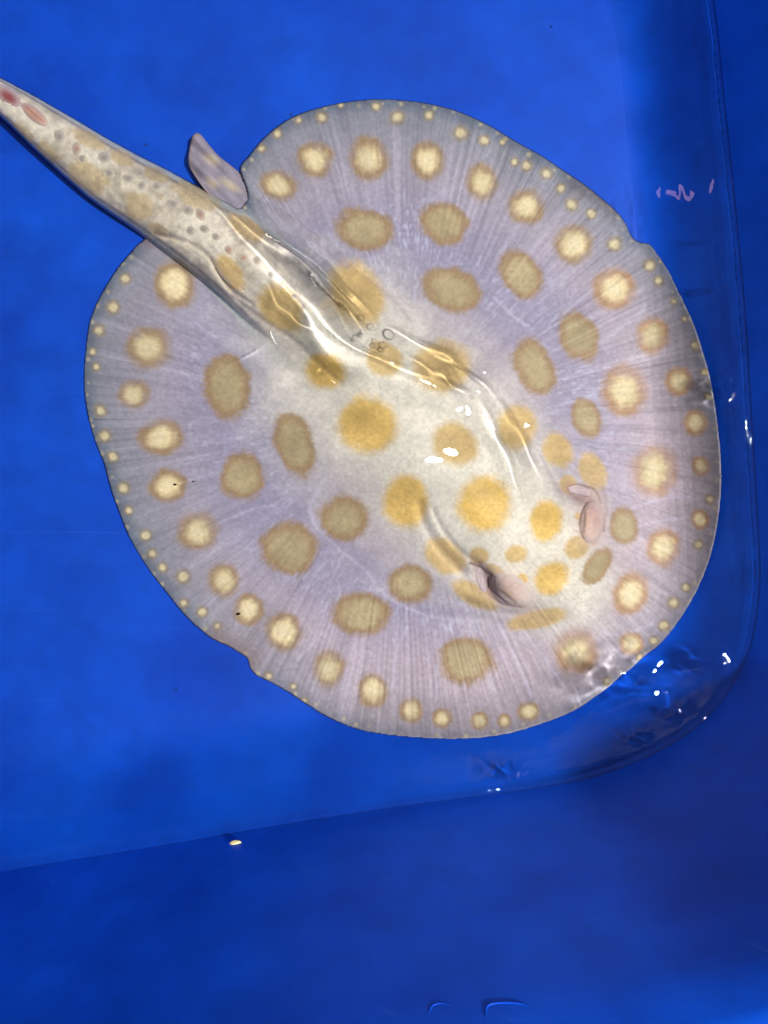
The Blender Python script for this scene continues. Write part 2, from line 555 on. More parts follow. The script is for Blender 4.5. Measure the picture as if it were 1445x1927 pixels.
def pigment_and_height(px, py):
    """linear pigment, height above the floor, lift, for points seen at photograph pixels"""
    dx, dy = px - DC[0], py - DC[1]
    r, th = np.hypot(dx, dy), np.arctan2(dy, dx)
    R = disc_R(th)
    rho = r / R
    edge = np.clip(R - r, -50, 2000)                       # px inside the disc margin
    b, side, par = poly_dist(px, py, SPX)
    tw, bw, crest, lift = (spine_at(par, k) for k in (2, 3, 4, 5))
    tail_in = tw - b
    # ---- height
    wav = fbm(px / 130, py / 130, 3, 3) - 0.5
    hd = 0.0022 + 0.0065 * sst(0, 220, edge) + 0.0085 * sst(150, 420, edge) + 0.0020 * wav * sst(0, 60, edge)
    # gentle scallops along the free margin
    hd = hd + 0.0006 * np.sin(th * 31 + 4 * np.sin(th * 5)) * np.exp(-(edge / 45.0) ** 2)
    hd = hd + .0030 * (np.sin(th * 9 + 2 * np.sin(th * 2.3)) * .5 + .5) * np.exp(-(edge / 70.0) ** 2)
    dome = np.exp(-(b / bw) ** 2 * 1.15)
    f_body = sst(7.6, 10.4, np.interp(par, np.arange(len(SPX)), SPI))   # 0 on the tail, 1 on the trunk
    h_trunk = hd + (crest - hd) * dome
    tt = np.clip(b / tw, 0, 1)
    h_tail = crest * (1 - tt ** 2.6) ** 0.55
    h_disc = np.where(edge > 0, hd, 0)
    h = np.where(edge > 0, h_disc + (h_trunk - h_disc) * f_body, 0)
    h_tail = np.maximum(h_tail, h) + .0016 * (fbm(px / 14, py / 14, 68, 2) - .5) * sst(0, 20, tail_in)
    h = np.maximum(h, np.where(tail_in > 0, h_tail * (1 - f_body) + h * f_body, 0))
    lift_b = np.where((edge > 0), 0.0, lift)
    lift_b = lift * sst(10, -60, edge)
    h = h + lift_b
    # eye swellings, spiracle pits, folds beside the mouth
    def blob(x, y, sx, sy, deg):
        a = math.radians(deg)
        u = (px - x) * math.cos(a) + (py - y) * math.sin(a)
        v = -(px - x) * math.sin(a) + (py - y) * math.cos(a)
        return np.exp(-(u / sx) ** 2 - (v / sy) ** 2)
    h = h + 0.0085 * blob(957, 1106, 54, 32, 38) + 0.0095 * blob(1108, 972, 30, 54, 0)
    h = h - 0.0100 * blob(914, 1092, 30, 12, 58) - 0.0085 * blob(1092, 930, 28, 13, 25) - .002 * blob(880, 1075, 60, 26, 40)
    h = h + 0.0030 * blob(895, 1128, 60, 14, 30)
    # groove lines
    FOLDS = [([(790, 950), (800, 990), (830, 1035), (870, 1075)], 11, .0028), ([(815, 960), (835, 1000), (870, 1040), (900, 1062)], 6, .0014),
             ([(462, 375), (520, 400), (600, 455), (660, 505), (720, 545), (770, 600)], 7, .0016),
             ([(410, 505), (440, 560), (500, 610), (560, 650), (640, 720)], 7, .0014),
             ([(940, 750), (1000, 830), (1040, 900), (1060, 940)], 9, .0014), ([(880, 1130), (935, 1150), (1000, 1150), (1050, 1120)], 8, .0016),
             ([(292, 441), (340, 452), (385, 475), (405, 505), (425, 540), (470, 572)], 5, .0020),
             ([(1130, 900), (1142, 950), (1135, 1000)], 6, .0012)]
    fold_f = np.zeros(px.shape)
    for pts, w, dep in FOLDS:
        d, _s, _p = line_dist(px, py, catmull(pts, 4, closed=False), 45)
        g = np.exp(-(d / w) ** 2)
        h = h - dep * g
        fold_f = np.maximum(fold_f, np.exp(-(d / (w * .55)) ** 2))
    # fin-ray ribs (geometry): fine radial ridges
    rib = vnoise(th * 62, np.zeros_like(th) + 3.3, 11) - 0.5
    rib2 = vnoise(th * 150 + 0.6 * np.sin(r / 60), r / 240, 12) - 0.5
    ribw = sst(0, 30, edge) * sst(.46, .62, rho)
    h = h + (0.0007 * rib + 0.0005 * rib2) * ribw

    # ---- pigment
    def C(*c):
        return lin(c)[None, :]
    n_big = fbm(px / 190, py / 190, 21, 3)[:, None]
    n_mid = fbm(px / 46, py / 46, 22, 4)[:, None]
    c = C(160, 150, 164) * (1 - n_big) + C(148, 147, 166) * n_big
    warm = (sst(-0.5, 0.9, (dx * 0.62 + dy * 0.78) / 560) * (0.6 + 0.8 * n_big[:, 0]))[:, None]
    c = c * (1 - np.clip(warm, 0, 1) * .75) + C(180, 163, 174) * np.clip(warm, 0, 1) * .75
    inner = (sst(.36, .50, rho) * sst(.80, .58, rho))[:, None]
    c = c * (1 - .55 * inner) + C(134, 131, 164) * .55 * inner
    # greyer, semi clear margin
    mg = sst(150, 8, edge)[:, None] * (0.75 - 0.3 * warm)
    c = c * (1 - mg) + C(118, 124, 136) * mg
    mg2 = sst(34, 0, edge)[:, None] * (0.80 - 0.4 * warm)
    c = c * (1 - mg2) + C(80, 92, 112) * mg2
    # radial fin rays
    s1 = vnoise(th * 58 + .15 * np.sin(r / 30), r / 500, 31)
    s2 = vnoise(th * 128, r / 160, 32)
    s3 = vnoise(th * 30, r / 400, 33)
    s4 = vnoise(th * 260, r / 120, 34)
    stripe = (0.40 * s2 + 0.22 * s1 + .38 * s4 - 0.5)
    sw = sst(.50, .80, rho) * (.25 + 1.5 * sst(.3, .75, fbm(px / 75, py / 75, 35, 3)))
    c = c * (1 + (0.30 * stripe * sw + 0.16 * (s3 - .5) * sst(.4, .6, rho))[:, None])
    pale = (sst(.70, .95, s1) * sst(.55, .66, rho) * sst(1.0, .84, rho) * .22)[:, None]
    c = c * (1 - pale) + C(180, 170, 188) * pale
    # short pale dashes along the muscle
    dash = vnoise(th * 105 + .8 * fbm(px / 60, py / 60, 5, 2), r / 13, 41)
    dash = sst(.62, .86, dash) * sst(.30, .42, rho) * sst(.80, .62, rho) * sst(.25, .55, fbm(px / 80, py / 80, 43, 2))
    dash = (dash * .55)[:, None]
    c = c * (1 - dash) + C(178, 180, 206) * dash
    c = c * (0.90 + 0.20 * n_mid)
    # wandering pale canals
    n_wig = fbm(px / 18, py / 18, 51, 2) - .5
    for pts, w in [([(612, 900), (585, 950), (592, 985), (640, 1035), (690, 1075), (720, 1115), (780, 1150), (840, 1165), (900, 1170)], 3.2),
                   ([(1000, 620), (960, 590), (930, 560)], 2.5), ([(1060, 590), (1130, 530), (1150, 500)], 2.5), ([(410, 985), (470, 960), (520, 950)], 2.5),
                   ([(1110, 660), (1190, 600), (1215, 575)], 3), ([(560, 1240), (600, 1200), (650, 1150)], 2.5), ([(930, 1300), (915, 1240), (900, 1200)], 2.5),
                   ([(1000, 1310), (970, 1240), (940, 1180)], 3), ([(1060, 1290), (1010, 1220), (975, 1180)], 3), ([(740, 1290), (745, 1230), (765, 1180)], 2.5),
                   ([(820, 1320), (822, 1260), (830, 1210)], 2.5), ([(1180, 960), (1240, 940), (1300, 935)], 3), ([(1170, 1010), (1220, 985), (1290, 975)], 2.5),
                   ([(1120, 1180), (1160, 1195), (1240, 1170)], 3), ([(340, 700), (400, 722), (470, 730)], 2.5), ([(1060, 1160), (1120, 1200), (1180, 1240)], 3)]:
        d, _s, _p = line_dist(px, py, catmull(pts, 5, closed=False), 16)
        g = (np.exp(-((d + 3 * n_wig) / w) ** 2) * .42)[:, None]
        c = c * (1 - g) + C(186, 182, 206) * g
    # pale trunk
    tk = np.exp(-(b / (bw * 1.10)) ** 2.6) * f_body
    tk = np.clip(tk * 1.25 + .35 * (n_mid[:, 0] - .5) * (tk > .03) * (tk < .9), 0, 1)[:, None]
    trunk = C(212, 207, 194) * (0.55 + .9 * (n_mid - .5) * .5 + .45)
    trunk = trunk * (1 - .18 * n_big) + C(178, 178, 202) * .18 * n_big
    c = c * (1 - tk) + trunk * tk
    head = blob(1035, 1040, 95, 120, -45)[:, None] * .5
    c = c * (1 - head) + C(208, 200, 184) * head
    # tail
    tl = (sst(-2, 2, tail_in) * (1 - f_body))[:, None]
    n_tail = fbm(px / 13, py / 13, 67, 3)[:, None]
    tailc = C(196, 187, 172) * (.35 + .65 * n_mid + .65 * n_tail)
    mid = (np.exp(-(b / (tw * .38)) ** 2))[:, None] * sst(.35, .6, n_mid)
    tailc = tailc * (1 - mid * .8) + C(214, 208, 196) * mid * .8
    rim = sst(.80, .90, tt)[:, None]
    tailc = tailc * (1 - rim) + C(178, 186, 186) * rim
    gr = np.exp(-((tt - .80) / .05) ** 2)[:, None] * .75
    tailc = tailc * (1 - gr) + C(110, 108, 118) * gr
    c = c * (1 - tl) + tailc * tl

    def ell(x, y, rx, ry, deg, wob, sd):
        a = math.radians(deg)
        u = ((px - x) * math.cos(a) + (py - y) * math.sin(a)) / rx
        v = (-(px - x) * math.sin(a) + (py - y) * math.cos(a)) / ry
        q = np.hypot(u, v)
        sel = q < 1.9
        out = np.full(px.shape, 9.0)
        x_, y_ = px[sel], py[sel]
        out[sel] = q[sel] + wob * (fbm(x_ / 9 + sd, y_ / 9, 61, 3) - .5) + wob * .9 * (vnoise(x_ / 26 + sd, y_ / 26, 62) - .5) + .13 * (vnoise(th[sel] * 190, r[sel] / 26, 63) - .5)
        return out
    k = 0
    for (x, y, rx, ry, deg) in SPOT_CREAM:
        k += 7
        q = ell(x, y, rx * 1.06, ry * 1.06, deg, .20, k)
        vr = .84 + .32 * ((k * 37) % 17) / 17.0
        big = min(1.0, max(rx, ry) / 30)
        ring = (sst(1.38, .80, q) * (.62 + .7 * vnoise(px / 22 + k, py / 22, 66)))[:, None]
        ring = np.clip(ring * vr, 0, 1)
        c = c * (1 - ring * .86) + (C(150, 124, 88) if x < 1000 or y < 500 else C(166, 130, 92)) * ring * .86
        core = (sst(.92, .38, q))[:, None]
        tint = .72 + .56 * n_mid
        c = c * (1 - core * .95) + C(208, 193, 154) * vr * tint * core * .95
        hot = (sst(.55, .1, q) * .48 * vr)[:, None]
        c = c * (1 - hot) + C(216, 206, 178) * hot
    for (x, y, rr) in SPOT_SMALL:
        k += 7
        q = ell(x, y, rr * 1.05, rr * 1.05, 0, .3, k)
        ring = (sst(1.35, .7, q) * .62)[:, None]
        c = c * (1 - ring) + C(138, 122, 92) * ring
        core = (sst(.80, .25, q) * .85)[:, None]
        c = c * (1 - core) + C(206, 194, 158) * core
    for (x, y, rx, ry, deg) in SPOT_OLIVE:
        k += 7
        q = ell(x, y, rx, ry, deg, .22, k)
        ring = (sst(1.24, .84, q) * .88)[:, None]
        c = c * (1 - ring) + C(148, 121, 80) * ring
        core = (sst(.94, .46, q) * .85)[:, None]
        c = c * (1 - core) + C(170, 157, 124) * (.70 + .60 * n_mid) * core
    for (x, y, rx, ry, deg, st) in SPOT_YELLOW:
        k += 7
        q = ell(x, y, rx, ry, deg, .17 if x > 420 else .5, k)
        s = np.clip(sst(1.26, .74, q) * (min(1, .56 + .4 * st) if x > 420 else .72), 0, 1)[:, None]
        yc = (C(208, 174, 100) if st >= 1 else C(194, 166, 110)) if x > 420 else C(180, 160, 120)
        c = c * (1 - s) + yc * (.70 + .60 * n_mid) * s
    # small dots along the very margin
    ang = -np.pi
    g2 = np.random.default_rng(3)
    near = edge < 22
    pxn, pyn = px[near], py[near]
    cn = c[near]
    while ang < np.pi:
        rr = disc_R(ang) - g2.uniform(4, 11)
        x, y = DC[0] + rr * math.cos(ang), DC[1] + rr * math.sin(ang)
        d = np.hypot(pxn - x, pyn - y)
        rad = g2.uniform(2.5, 5.0)
        s = (sst(1.5, .4, d / rad) * g2.uniform(.2, .7))[:, None]
        cn = cn * (1 - s) + C(190, 178, 140) * s
        ang += g2.uniform(.022, .12)
    c[near] = cn
    # pin-prick speckles on the trunk and tail
    gx, gy = px / 6.0 + .5 * vnoise(px / 30, py / 30, 75), py / 6.0 + .5 * vnoise(px / 30, py / 30, 76)
    ix, iy = np.floor(gx), np.floor(gy)
    hs = np.abs(np.sin(ix * 127.1 + iy * 311.7) * 43758.5453) % 1
    hs2 = np.abs(np.sin(ix * 269.5 + iy * 183.3) * 24634.6345) % 1
    hs3 = np.abs(np.sin(ix * 41.7 + iy * 77.9) * 13758.123) % 1
    dd = np.hypot(gx - ix - .15 - .7 * hs, gy - iy - .15 - .7 * hs2) / np.maximum(.02, 1.25 * hs3 - .35)
    on = np.maximum(tk[:, 0] * sst(.2, .6, tk[:, 0]), tl[:, 0]) * sst(.40, .60, fbm(px / 70, py / 70, 73, 2))
    sp = (sst(.34, .14, dd) * on * .36)[:, None]
    c = c * (1 - sp) + C(120, 96, 78) * sp
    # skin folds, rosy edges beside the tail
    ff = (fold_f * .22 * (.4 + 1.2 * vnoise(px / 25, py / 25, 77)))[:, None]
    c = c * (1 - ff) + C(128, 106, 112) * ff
    d, _s, _p = line_dist(px, py, catmull([(286, 443), (340, 453), (385, 478), (405, 508)], 4, closed=False), 80)
    g = (np.exp(-(d / 22) ** 2) * sst(.0, 1, edge) * .5 * (1 - tl[:, 0]))[:, None]
    c = c * (1 - g) + C(158, 120, 122) * g
    d, _s, _p = line_dist(px, py, [(415, 1208), (440, 1222), (466, 1240)], 90)
    g = (np.exp(-(d / 30) ** 2) * .55)[:, None]
    c = c * (1 - g) + C(136, 112, 108) * g
    d, _s, _p = line_dist(px, py, [(1085, 350), (1120, 368), (1150, 395)], 70)
    g = (np.exp(-(d / 20) ** 2) * .6)[:, None]
    c = c * (1 - g) + C(92, 84, 92) * g
    # dark lips of the spiracles
    for pts, w in [([(884, 1060), (900, 1067), (924, 1084), (932, 1092)], 2.6), ([(922, 1082), (917, 1100), (926, 1122), (948, 1137), (985, 1141)], 3.4),
                   ([(904, 1070), (902, 1100)], 1.8), ([(1070, 918), (1095, 916), (1118, 922), (1130, 945)], 2.2), ([(1100, 945), (1118, 952), (1134, 970), (1136, 1000)], 2.0)]:
        d, _s, _p = line_dist(px, py, catmull(pts, 5, closed=False), 16)
        g = (np.exp(-(d / w) ** 2) * .85)[:, None]
        c = c * (1 - g) + C(70, 46, 50) * g
        h = h - .0016 * g[:, 0]
    # grain of the skin, and fin rays that run on through the spots
    grain = fbm(px / 5.5, py / 5.5, 65, 2) - .5
    c = c * (1 + .30 * grain * (.5 + .8 * n_mid[:, 0]) + .10 * stripe * sw)[:, None]
    # spiracle lining
    for (x, y, sx, sy, deg) in [(915, 1092, 34, 14, 58), (1092, 930, 30, 15, 25)]:
        g = np.clip(blob(x, y, sx, sy, deg) * 1.3, 0, .8)[:, None]
        c = c * (1 - g) + C(150, 122, 122) * g
    for (x, y, sx, sy, deg) in [(962, 1110, 46, 26, 38), (1112, 975, 26, 48, 0)]:
        g = np.clip(blob(x, y, sx, sy, deg) * 1.2, 0, .85)[:, None]
        c = c * (1 - g) + C(194, 172, 164) * g
    return np.clip(c, .004, .9), h, lift_b, edge, tail_in


def grid_body(step=2.0):
    xs = np.arange(-430, 1366, step)
    ys = np.arange(-80, 1400, step)
    gx, gy = np.meshgrid(xs, ys)
    nx, ny = len(xs), len(ys)
    pxf, pyf = gx.ravel(), gy.ravel()
    # inside test on cell centres
    cxs, cys = (xs[:-1] + step / 2), (ys[:-1] + step / 2)
    mx, my = np.meshgrid(cxs, cys)

    def inside(x, y):
        rr = np.hypot(x - DC[0], y - DC[1])
        e = disc_R(np.arctan2(y - DC[1], x - DC[0])) - rr
        ins = e > 0
        res = ins.copy()
        m = ~ins & (x < 700) & (y < 700)
        b, _s, par = poly_dist(x[m], y[m], SPX)
        res[m] = (spine_at(par, 2) - b > 0)
        return res
    cell = inside(mx.ravel(), my.ravel()).reshape(ny - 1, nx - 1)
    jj, ii = np.nonzero(cell)
    v00 = jj * nx + ii
    quads = np.column_stack([v00, v00 + nx, v00 + nx + 1, v00 + 1])
    used = np.unique(quads)
    remap = np.full(nx * ny, -1)
    remap[used] = np.arange(len(used))
    quads = remap[quads]
    px, py = pxf[used].copy(), pyf[used].copy()
    cnt = np.bincount(quads.ravel(), minlength=len(used))
    bnd = cnt < 4
    # slide the rim vertices onto the true outline
    bx, by = px[bnd], py[bnd]
    for _ in range(3):
        dx, dy = bx - DC[0], by - DC[1]
        r = np.hypot(dx, dy)
        R = disc_R(np.arctan2(dy, dx))
        e = R - r
        b, _s, par = poly_dist(bx, by, SPX)
        tin = spine_at(par, 2) - b
        tin = np.where((bx < 700) & (by < 700), tin, -99)
        use_d = np.abs(e) < np.abs(tin)
        nxp = np.interp(par, np.arange(len(SPX)), SPX[:, 0])
        nyp = np.interp(par, np.arange(len(SPX)), SPX[:, 1])
        k = (spine_at(par, 2)) / np.maximum(b, 1e-3)
        tx, ty = nxp + (bx - nxp) * k, nyp + (by - nyp) * k
        qx, qy = DC[0] + dx * R / r, DC[1] + dy * R / r
        ux, uy = np.where(use_d, qx, tx), np.where(use_d, qy, ty)
        mv = np.hypot(ux - bx, uy - by)
        lim = np.minimum(1, 2.6 / np.maximum(mv, 1e-6))
        bx, by = bx + (ux - bx) * lim, by + (uy - by) * lim
    px[bnd], py[bnd] = bx, by
    return px, py, quads, bnd


def floor_under(px, py):
    z = np.full(px.shape, -.05)
    for _ in range(3):
        x, y = to_world(px, py, z)
        z = floor_z(x, y)
    return z


# where the front margin is pushed up against the tub corner and lifts to the surface
def margin_rise(px, py):
    g = np.exp(-((px - 1130) / 95) ** 2 - ((py - 1300) / 48) ** 2)
    g2 = np.exp(-((px - 1285) / 60) ** 2 - ((py - 740) / 110) ** 2)
    return 0.010 * g + 0.006 * g2


BODY = {}


def build_ray():
    root = bpy.data.objects.new('freshwater_stingray', None)
    col.objects.link(root)
    px, py, quads, bnd = grid_body(2.0)
    c, h, lift, edge, tin = pigment_and_height(px, py)
    fz = floor_under(px, py)
    zt = fz + h + margin_rise(px, py)
    zt = np.minimum(zt, -0.0045)
    zb = np.maximum(fz + 0.0008, fz + lift + .0008 + .35 * margin_rise(px, py))
    zb = np.minimum(zb, zt - 0.0008)
    zm = np.where(bnd, zb * .4 + zt * .6, zt)
    x, y = to_world(px, py, zm)
    n = len(px)
    top = np.column_stack([x, y, zm])
    inner = np.nonzero(~bnd)[0]
    low_id = np.arange(n)
    low_id[inner] = n + np.arange(len(inner))
    low = np.column_stack([x[inner], y[inner], zb[inner]])
    co = np.vstack([top, low])
    qlow = low_id[quads][:, ::-1]
    # top faces must look up: rows run down the picture, so y falls with the row
    colors = np.vstack([c, np.tile(lin((214, 208, 206)), (len(inner), 1))])
    body = make_mesh('body', co, np.vstack([quads, qlow]), MAT_SKIN, root, colors)
    body.cycles.is_caustics_receiver = True
    BODY.update(px=px, py=py, z=zm)
    # coarse lookup of the skin height
    lut = np.full((380, 460), np.nan)
    li, lj = ((px + 440) / 4).astype(int), ((py + 90) / 4).astype(int)
    lut[lj, li] = zm
    BODY['lut'] = lut
    tag(root, 'pale lavender stingray with yellow and cream ringed spots resting in the tub', 'stingray')
    return root


def skin_z(px, py):
    fx, fy = (px + 440) / 4 - .5, (py + 90) / 4 - .5
    i, j = int(math.floor(fx)), int(math.floor(fy))
    q = BODY['lut'][j:j + 2, i:i + 2]
    if not np.isfinite(q).all():
        v = np.nanmean(q) if np.isfinite(q).any() else -.05
        return float(v)
    u, v = fx - i, fy - j
    return float((q[0, 0] * (1 - u) + q[0, 1] * u) * (1 - v) + (q[1, 0] * (1 - u) + q[1, 1] * u) * v)


def skin_plane(pts):
    A = np.array([[p[0], p[1], 1.0] for p in pts])
    z = np.array([skin_z(p[0], p[1]) for p in pts])
    k, *_r = np.linalg.lstsq(A, z, rcond=None)
    return lambda x, y: k[0] * x + k[1] * y + k[2]


def patch_dome(name, x, y, rx, ry, deg, hz, color_fn, parent, mat, sink=.0006, rings=9, seg=28, shape=None):
    """a closed fleshy dome that grows out of the skin at photograph pixel (x, y)"""
    a = math.radians(deg)
    co, colr = [], []
    z0 = skin_z(x, y)
    for k in range(rings + 1):
        f = k / rings
        for s in range(seg):
            t = 2 * math.pi * s / seg
            u, v = f * math.cos(t), f * math.sin(t)
            qx = x + u * rx * math.cos(a) - v * ry * math.sin(a)
            qy = y + u * rx * math.sin(a) + v * ry * math.cos(a)
            zz = skin_z(qx, qy) * .7 + z0 * .3 if f < 1 else skin_z(qx, qy)
            zz += hz * (math.sqrt(max(0, 1 - f * f))) * (shape(u, v) if shape else 1) - sink * f
            co.append((qx, qy, zz))
            colr.append(color_fn(u, v))
    co = np.array(co)
    wx, wy = to_world(co[:, 0], co[:, 1], co[:, 2])
    top = np.column_stack([wx, wy, co[:, 2]])
    F = []
    for k in range(rings):
        for s in range(seg):
            s2 = (s + 1) % seg
            F.append((k * seg + s, k * seg + s2, (k + 1) * seg + s2, (k + 1) * seg + s))
    o = make_mesh(name, top, F, mat, parent, np.array(colr))
    o.cycles.is_caustics_receiver = True
    return o


ray = build_ray()


# ------------------------------------------------------------------ water surface
def water_height(px, py):
    z = 0.0010 * (fbm(px / 300, py / 300, 81, 1) - .5) + 0.00005 * (fbm(px / 75, py / 75, 82, 1) - .5)

    def ridge(pts, amp, wl, wr, ends=1.0):
        """a smooth wave crest along pts: gentle on one side, steep on the other"""
        P = catmull(pts, 14, closed=False)
        d, s, par = line_dist(px, py, P, 130)
        w = np.where(s > 0, wl, wr)
        t = par / (len(P) - 1)
        fade = np.sin(np.pi * np.clip(t, 0, 1)) ** (2.0 / ends)
        d = np.abs(d * np.where(s > 0, 1, -1) + 3.0 * np.sin(t * 17 + amp * 9000))
        w = w * (1 + .25 * np.sin(t * 11 + amp * 5000))
        return amp * np.exp(-(d / w) ** 2) * fade
    R1 = [(395, 335), (440, 382), (480, 428), (540, 474), (590, 520), (630, 560), (655, 602), (690, 640), (740, 668), (790, 697), (850, 715), (905, 737), (980, 790)]
    def off(P, dx, dy):
        return [(p[0] + dx, p[1] + dy) for p in P]
    R2 = [(440, 370), (500, 415), (560, 458), (620, 508), (665, 560), (700, 615), (740, 660)]
    R3 = [(480, 375), (540, 412), (600, 452), (655, 502), (700, 555), (735, 615)]
    R4 = [(740, 605), (800, 628), (870, 655), (910, 680), (950, 715), (985, 760)]
    z = z + ridge(off(R1, -18, 12), .0052, 38, 28) + ridge(off(R1, -74, 50), -.0078, 46, 36)
    z = z + ridge(R1, .0008, 8, 7, 1.4)
    z = z + ridge(R2, .0008, 9, 7, 1.4) + ridge(R3, .0006, 8, 7, 1.4)
    z = z + ridge(off(R4, -8, 8), .0012, 16, 14) + ridge(R4, .0007, 8, 6, 1.4)
    z = z + ridge([(780, 668), (840, 694), (880, 716), (920, 748)], .0006, 8, 6, 1.4)
    z = z + ridge([(900, 700), (930, 750), (960, 810), (985, 880), (1005, 950), (1030, 1010)], .0012, 20, 15)
    z = z + ridge([(930, 730), (965, 800), (990, 870), (1012, 950)], .0004, 8, 6)
    z = z + ridge([(970, 740), (1005, 800), (1035, 860), (1060, 930)], .0007, 13, 10)
    z = z + ridge([(510, 510), (540, 565), (575, 600), (640, 625)], .0006, 9, 7)
    # disturbed patch where the fin margin meets the tub corner
    z = z + ridge([(1070, 1362), (1120, 1335), (1190, 1305), (1260, 1265), (1320, 1215)], .0040, 46, 40)
    g = np.exp(-((px - 1225) / 85) ** 2 - ((py - 1290) / 50) ** 2)
    z = z + g * .0024 * (fbm(px / 42 + py / 70, py / 28, 83, 1) - .5) + g * .0005 * (fbm(px / 16 + py / 50, py / 13, 88, 1) - .5)
    # little standing waves along the wall, a drop-like swell over a yellow spot, fine ripple far right
    for pts in [[(1366, 690), (1371, 735), (1373, 780)], [(1330, 1290), (1350, 1260), (1364, 1225)],
                [(1250, 1372), (1280, 1345), (1310, 1312)], [(1180, 1402), (1205, 1392), (1230, 1378)], [(925, 1459), (955, 1455), (985, 1449)]]:
        z = z + ridge(pts, .0013, 8, 8)
    z = z + .0004 * np.exp(-((px - 612) ** 2 + (py - 692) ** 2) / 6.0 ** 2)
    g = np.exp(-((px - 1275) / 60) ** 2 - ((py - 375) / 50) ** 2)
    z = z + g * .00008 * (fbm(px / 9, py / 30, 87, 1) - .5)
    return z


def build_water():
    step = 2.1
    dense_x = np.arange(-30, 1470, step)
    dense_y = np.arange(-30, 1690, step)
    xs = np.concatenate([np.arange(-700, -30, 20), dense_x])
    ys = np.concatenate([np.arange(-570, -30, 20), dense_y, np.arange(dense_y[-1] + 10, 1730, 20)])
    gx, gy = np.meshgrid(xs, ys)
    nx, ny = len(xs), len(ys)
    px, py = gx.ravel(), gy.ravel()
    # distance to the waterline, inside positive
    P = WL[::3]
    best = np.full(px.shape, 1e9)
    cross = np.zeros(px.shape, dtype=np.int64)
    Q = np.roll(P, -1, 0)
    for a, b in zip(P, Q):
        d = b - a
        t = np.clip(((px - a[0]) * d[0] + (py - a[1]) * d[1]) / (d @ d), 0, 1)
        best = np.minimum(best, (px - a[0] - t * d[0]) ** 2 + (py - a[1] - t * d[1]) ** 2)
        if a[1] != b[1]:
            hit = ((a[1] > py) != (b[1] > py)) & (px < a[0] + (py - a[1]) * d[0] / d[1])
            cross += hit
    dist = np.sqrt(best) * np.where(cross % 2 == 1, 1, -1)
    z = water_height(px, py)
    z = z * sst(-2, 14, dist)
    wob = .6 + .8 * fbm(px / 70, py / 70, 91, 2)
    z = z + 0.0026 * np.exp(-np.maximum(dist, 0) / (12.0 * wob))           # water creeping up the wall
    keep = (dist > -11).reshape(ny, nx)
    cell = keep[:-1, :-1] & keep[1:, :-1] & keep[:-1, 1:] & keep[1:, 1:]
    jj, ii = np.nonzero(cell)
    v = jj * nx + ii
    quads = np.column_stack([v, v + nx, v + nx + 1, v + 1])
    used = np.unique(quads)
    remap = np.full(nx * ny, -1)
    remap[used] = np.arange(len(used))
    x, y = (px[used] - CX) * S, (CY - py[used]) * S
    o = make_mesh('water', np.column_stack([x, y, z[used]]), remap[quads], MAT_WATER)
    tag(o, 'clear shallow water with small waves filling the blue tub', None, kind='structure')
    o.cycles.is_caustics_caster = True
    return o


water = build_water()


# ------------------------------------------------------------------ parts of the ray
def patch_poly(name, outline, z_fn, col_fn, parent, mat, thick=.0022, rings=22, seg_n=6, dip=0.0):
    O = catmull(outline, seg_n)
    c0 = O.mean(0)
    n = len(O)
    rows = []
    for k in range(rings + 1):
        f = (k / rings) ** .8
        rows.append(c0 + (O - c0) * max(f, .01))
    P = np.concatenate(rows)
    f = np.repeat((np.arange(rings + 1) / rings) ** .8, n)
    z = z_fn(P[:, 0], P[:, 1]) - dip * f ** 2
    zt = z + thick * np.sqrt(np.clip(1 - f ** 3, 0, 1))
    x, y = to_world(P[:, 0], P[:, 1], zt)
    top = np.column_stack([x, y, zt])
    low = np.column_stack([x, y, z - .0002])
    idx, nxt = np.arange(n), (np.arange(n) + 1) % n
    F = []
    m = len(P)
    for k in range(rings):
        F.append(np.column_stack([k * n + idx, k * n + nxt, (k + 1) * n + nxt, (k + 1) * n + idx]))
    F.append(np.column_stack([idx[::1] * 0 + idx, idx, idx, idx])[:0])
    Ft = np.concatenate(F)
    Fl = Ft[:, ::-1] + m
    rimf = np.column_stack([rings * n + idx, rings * n + nxt, m + rings * n + nxt, m + rings * n + idx])
    c = col_fn(P[:, 0], P[:, 1], f)
    o = make_mesh(name, np.vstack([top, low]), np.vstack([Ft, Fl, rimf]), mat, parent, np.vstack([c, c]))
    o.cycles.is_caustics_receiver = True
    return o


def fin_colour(px, py, f):
    n = fbm(px / 22, py / 22, 101, 3)[:, None]
    c = lin((126, 120, 140)) * (1 - n) + lin((152, 144, 156)) * n
    d = (px * .55 + py * .83)
    st = vnoise((px * .83 - py * .55) / 5.0, d / 70, 102)[:, None]
    c = c * (.84 + .32 * st)
    for (x, y, rx, ry, deg) in [(398, 300, 17, 9, 28), (432, 300, 14, 7, 30), (432, 348, 24, 8, 32), (400, 345, 14, 7, 35)]:
        a = math.radians(deg)
        u = ((px - x) * math.cos(a) + (py - y) * math.sin(a)) / rx
        v = (-(px - x) * math.sin(a) + (py - y) * math.cos(a)) / ry
        g = (sst(1.6, .2, np.hypot(u, v)) * .7)[:, None]
        c = c * (1 - g) + lin((190, 176, 148)) * g
    e = sst(.90, 1.0, f)[:, None] * .5
    return c * (1 - e) + lin((150, 124, 92)) * e


def orange_colour(px, py, f):
    n = fbm(px / 14, py / 14, 103, 3)[:, None]
    c = lin((192, 162, 112)) * (1 - n) + lin((202, 180, 140)) * n
    e = sst(.45, .95, f)[:, None] * .75
    return c * (1 - e) + lin((182, 166, 156)) * e


